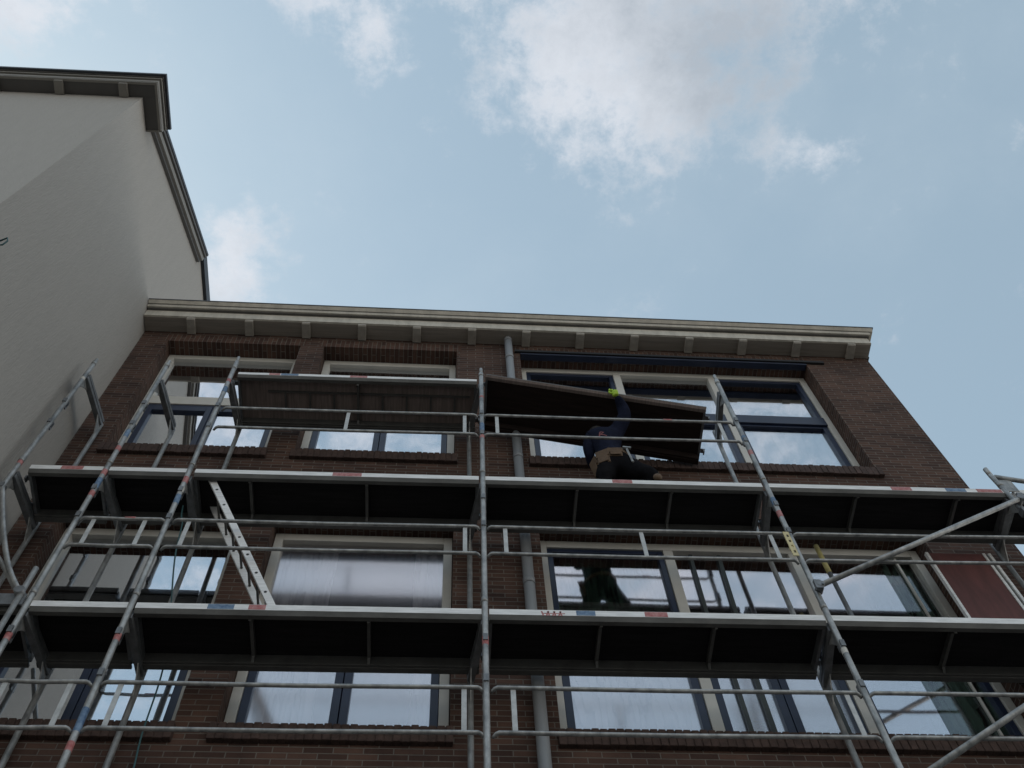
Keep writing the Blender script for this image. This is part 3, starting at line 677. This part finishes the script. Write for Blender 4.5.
# left glove, half hidden in front of the belly
W = Vector((1.56, 5.72, 9.96-DZ)); P1 = Vector((1.58, 5.75, 9.945-DZ)); P2 = Vector((1.605, 5.77, 9.93-DZ)); tips = []
for k, ln in enumerate((.85, 1, .95, .8)):
    bx = P2+Vector((.012, -.010, .034-.024*k))
    tips.append([(bx, .012), (bx+Vector((.022, .022, -.004))*ln, .0115), (bx+Vector((.05, .018, -.012))*ln, .0105), (bx+Vector((.065, -.006, -.018))*ln, .0095)])
tips.append([(P1+Vector((0, 0, .035)), .013), (P1+Vector((.02, -.005, .06)), .012), (P1+Vector((.05, -.004, .07)), .0105)])
glove(W, (P1, P2), (0, 0, 1), (1, 1, 0), tips)
# tool belt
def ring(zc, thick, h, mat, name, a0=0, a1=2*math.pi):
    m = MB(); n_ = 40; prev = None
    for k in range(n_+1):
        th_ = a0+(a1-a0)*k/n_
        dv = Vector((math.cos(th_), math.sin(th_), 0)); o_ = Vector((1.693, 5.495, zc))+Vector((0, 0, .02*math.cos(th_)))
        far = o_+dv*.6-bo_+Vector((0, 0, E)); hit = bvh.ray_cast(far, -dv)
        rad = .165 if hit[0] is None else (hit[0]+bo_-Vector((0, 0, E))-o_).length
        rad = min(rad, .22)
        cur = [o_+dv*(rad+t_)+Vector((0, 0, z_)) for t_, z_ in ((.002, -h/2), (thick, -h/2), (thick, h/2), (.002, h/2))]
        if prev:
            for q in range(4): m.poly([prev[q], prev[(q+1) % 4], cur[(q+1) % 4], cur[q]], 0, False)
        prev = cur
    return m.build(name, mat, wk)
ring(9.765-DZ, .014, .055, M['leather'], 'tool_belt')
pm = MB()
def pouch(x_, y_, z_, w_, d_, h_, rz=0):
    mt = Matrix.Translation((x_, y_+.02, z_-DZ)) @ Matrix.Rotation(rz, 4, 'Z') @ Matrix.Rotation(R(8), 4, 'X')
    pm.box(-w_/2, w_/2, -d_/2, d_/2, -h_, 0, 0, mt); pm.box(-w_/2-.006, w_/2+.006, -d_/2-.008, -d_/2+.004, -h_*.45, .01, 0, mt)
    pm.box(-w_/2+.012, w_/2-.012, -d_/2-.02, -d_/2-.009, -h_*.95, -h_*.4, 0, mt)
pouch(1.575, 5.385, 9.785, .13, .06, .20, -.45); pouch(1.70, 5.355, 9.80, .14, .05, .12, -.05); pouch(1.50, 5.47, 9.77, .11, .05, .28, -1.2)
pm.build('tool_pouch', M['leather'], wk, bevel=.014)
hm = MB(); hm.bar((1.825, 5.365, 9.83-DZ), (1.85, 5.35, 9.53-DZ), .022, .022); hm.bar((1.785, 5.36, 9.84-DZ), (1.87, 5.36, 9.83-DZ), .028, .028)
hm.build('hammer', M['steel'], wk, bevel=.005)
# boots
for x_, y_ in ((2.08, 5.50), (1.55, 5.53)):
    bmf = bmesh.new(); blob(bmf, (x_, y_+.05, D1+.045), (.052, .14, .045), u=18, vv=12); blob(bmf, (x_, y_, D1+.09), (.058, .065, .07), u=18, vv=12)
    for v_ in bmf.verts: v_.co.z = max(v_.co.z, D1+.002)
    bm_obj(bmf, 'boot', M['boot'], wk)
# tan patch on the knee, and the print on the back
bmf = bmesh.new(); blob(bmf, (2.05, 5.345, 9.11), (.045, .035, .05), u=16, vv=12); bm_obj(bmf, 'knee_pad', M['leather'], wk)
pk = MB()
def stroke(a_, b_, wd_=.018):
    n_ = 6; pts_ = []
    for k in range(n_+1):
        x_ = a_[0]+(b_[0]-a_[0])*k/n_; z_ = a_[1]+(b_[1]-a_[1])*k/n_
        dv = Vector((b_[0]-a_[0], 0, b_[1]-a_[1])).normalized(); nn = Vector((-dv.z, 0, dv.x))*wd_/2
        pr_ = []
        for s_ in (-1, 1):
            q = Vector((x_, 5.0, z_))+nn*s_
            hit = bvh.ray_cast(q-bo_+Vector((0, 0, E)), Vector((0, 1, 0)))
            pr_.append(Vector((q.x, (hit[0].y+bo_.y if hit[0] is not None else 5.36)-.004, q.z)))
        pts_.append(pr_)
    for k in range(n_): pk.poly([pts_[k][0], pts_[k][1], pts_[k+1][1], pts_[k+1][0]])
for p_, q_ in (((1.58, 10.08), (1.60, 10.20)), ((1.60, 10.20), (1.635, 10.17)), ((1.635, 10.17), (1.595, 10.135)), ((1.60, 10.135), (1.66, 10.09))): stroke((p_[0], p_[1]-DZ+.04), (q_[0], q_[1]-DZ+.04), .014)
pk.build('back_print', M['pink'], wk)

# ------------------------------------------------------------------ camera
r = Vector((.99791814, -.05205799, -.03807023)); u = Vector((-.03035495, -.89995188, .43493125)); f = Vector((.05690302, .43287016, .89965853))
cam = bpy.data.cameras.new('camera'); co_ = bpy.data.objects.new('camera', cam); C.objects.link(co_)
co_.matrix_world = Matrix(((r.x, u.x, -f.x, 0), (r.y, u.y, -f.y, 0), (r.z, u.z, -f.z, E), (0, 0, 0, 1)))
cam.sensor_width = 36; cam.sensor_fit = 'HORIZONTAL'; cam.lens = 1089.98/1024*36; cam.clip_start = .05; cam.clip_end = 2000
sc.camera = co_

# ------------------------------------------------------------------ sun and sky
AZ, EL = R(-62), R(40)           # sun behind the building, to the left: azimuth from +Y towards +X
sd = Vector((math.sin(AZ)*math.cos(EL), math.cos(AZ)*math.cos(EL), math.sin(EL)))
sun = bpy.data.lights.new('sun', 'SUN'); sun.energy = 3.0; sun.angle = R(.5); sun.color = (1, .95, .87)
so_ = bpy.data.objects.new('sun', sun); C.objects.link(so_); so_.rotation_euler = sd.to_track_quat('Z', 'Y').to_euler()
so_.location = (0, 0, 40)
wd = bpy.data.worlds.new('World'); sc.world = wd; wd.use_nodes = True
nt = wd.node_tree; nt.nodes.clear(); N = nt.nodes; L = nt.links
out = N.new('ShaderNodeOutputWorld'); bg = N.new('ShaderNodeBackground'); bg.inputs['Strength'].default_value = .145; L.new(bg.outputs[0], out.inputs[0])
sky = N.new('ShaderNodeTexSky'); sky.sky_type = 'NISHITA'; sky.sun_disc = False; sky.sun_elevation = EL; sky.sun_rotation = AZ
sky.air_density = 1.0; sky.dust_density = 1.6; sky.ozone_density = 1.5; sky.altitude = 0
def math_(op, a, b=None, clamp=False):
    n_ = N.new('ShaderNodeMath'); n_.operation = op; n_.use_clamp = clamp
    for i, v_ in enumerate((a, b)):
        if v_ is None: continue
        if isinstance(v_, (int, float)): n_.inputs[i].default_value = v_
        else: L.new(v_, n_.inputs[i])
    return n_.outputs[0]
def mixc(fac, a, b):
    n_ = N.new('ShaderNodeMix'); n_.data_type = 'RGBA'
    for k, v_ in (('Factor', fac), ('A', a), ('B', b)):
        if isinstance(v_, (int, float)): n_.inputs[k].default_value = v_
        elif isinstance(v_, tuple): n_.inputs[k].default_value = (*v_, 1)
        else: L.new(v_, n_.inputs[k])
    return n_.outputs['Result']
tc = N.new('ShaderNodeTexCoord'); sx = N.new('ShaderNodeSeparateXYZ'); L.new(tc.outputs['Generated'], sx.inputs[0])
zc = math_('MAXIMUM', sx.outputs['Z'], .06)
cu = math_('DIVIDE', sx.outputs['X'], zc); cv = math_('DIVIDE', sx.outputs['Y'], zc)
cx = N.new('ShaderNodeCombineXYZ'); L.new(cu, cx.inputs[0]); L.new(cv, cx.inputs[1])
def noise(scale, detail, dist=0, rough=.6, off=0):
    n_ = N.new('ShaderNodeTexNoise'); n_.inputs['Scale'].default_value = scale; n_.inputs['Detail'].default_value = detail
    n_.inputs['Roughness'].default_value = rough; n_.inputs['Distortion'].default_value = dist
    mp = N.new('ShaderNodeMapping'); mp.inputs['Location'].default_value = (off, off*.7, off*1.3); L.new(cx.outputs[0], mp.inputs[0]); L.new(mp.outputs[0], n_.inputs['Vector'])
    return n_.outputs['Fac']
nz1 = noise(8, 12, .12, .68); nz2 = noise(30, 9, .1, .66, 3.1); nz3 = noise(2.2, 3, 0, .5, 7)
blobs = [(.17, .10, .11, .085, 1.1), (.095, .19, .055, .055, .72), (.18, .205, .045, .05, .62), (.30, .085, .09, .05, .38), (.335, .232, .045, .020, .80), (-.37, .13, .08, .035, 1.0), (-.08, .15, .03, .05, .72), (-.14, .115, .025, .04, .68),
         (-.02, .11, .04, .025, .40), (-.215, .36, .035, .06, 1.0), (.05, .27, .16, .06, .10), (-.3, -.5, .35, .25, .7), (.5, -.45, .3, .2, .6), (1.1, -.2, .4, .4, .5), (0, -.15, .3, .1, .4), (.1, -.75, .3, .15, .6)]
tot = None
for bx, by, sx_, sy_, am in blobs:
    du = math_('DIVIDE', math_('SUBTRACT', cu, bx), sx_); dv = math_('DIVIDE', math_('SUBTRACT', cv, by), sy_)
    q = math_('ADD', math_('MULTIPLY', du, du), math_('MULTIPLY', dv, dv))
    e_ = math_('MULTIPLY', math_('EXPONENT', math_('MULTIPLY', q, -.7)), am)
    tot = e_ if tot is None else math_('ADD', tot, e_)
nn = math_('ADD', math_('MULTIPLY', nz1, .72), math_('MULTIPLY', nz2, .28))
den = math_('ADD', math_('MULTIPLY', tot, .52), math_('MULTIPLY', math_('SUBTRACT', nn, .5), 2.1))
def mrange(v_, a, b, c, d, smooth=True):
    n_ = N.new('ShaderNodeMapRange'); n_.interpolation_type = 'SMOOTHSTEP' if smooth else 'LINEAR'
    L.new(v_, n_.inputs['Value'])
    for k, x_ in (('From Min', a), ('From Max', b), ('To Min', c), ('To Max', d)): n_.inputs[k].default_value = x_
    return n_.outputs['Result']
mask = mrange(den, .15, .58, 0, .85)
veil = mrange(math_('ADD', math_('MULTIPLY', nz3, .7), math_('MULTIPLY', nz1, .3)), .42, .75, 0, .18)
cu2 = math_('DIVIDE', math_('SUBTRACT', cu, .225), .10); cv2 = math_('DIVIDE', math_('SUBTRACT', cv, .13), .085)
tot2 = math_('EXPONENT', math_('MULTIPLY', math_('ADD', math_('MULTIPLY', cu2, cu2), math_('MULTIPLY', cv2, cv2)), -.8))
core = mrange(math_('ADD', math_('MULTIPLY', tot2, .9), math_('MULTIPLY', math_('SUBTRACT', nz1, .5), 2.2)), .05, .85, 0, 1, False)
mu_ = N.new('ShaderNodeMix'); mu_.data_type = 'RGBA'; mu_.blend_type = 'MULTIPLY'; mu_.inputs['Factor'].default_value = 1
L.new(sky.outputs[0], mu_.inputs['A']); mu_.inputs['B'].default_value = (1.22, 1.31, 1.13, 1)
base = mixc(.40, mu_.outputs['Result'], (4.35, 5.45, 6.1))
base = mixc(veil, base, (5.0, 5.6, 6.0))
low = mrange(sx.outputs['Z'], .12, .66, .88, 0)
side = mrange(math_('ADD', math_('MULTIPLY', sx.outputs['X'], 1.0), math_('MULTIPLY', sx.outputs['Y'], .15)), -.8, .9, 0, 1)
base = mixc(low, base, mixc(side, (4.0, 3.85, 3.65), (9.6, 9.1, 8.4)))      # unseen horizon haze; brighter right side added to fill the house's side wall
ccol = mixc(core, (5.3, 5.5, 5.9), (3.2, 3.5, 3.9))
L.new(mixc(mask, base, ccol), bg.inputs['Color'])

# ------------------------------------------------------------------ render settings
sc.view_settings.view_transform = 'Standard'; sc.view_settings.look = 'None'; sc.view_settings.exposure = 0; sc.view_settings.gamma = 1
sc.view_settings.use_curve_mapping = False
sc.render.engine = 'CYCLES'
sc.cycles.max_bounces = 8; sc.cycles.transparent_max_bounces = 12; sc.cycles.glossy_bounces = 4; sc.cycles.diffuse_bounces = 3
sc.cycles.use_denoising = True
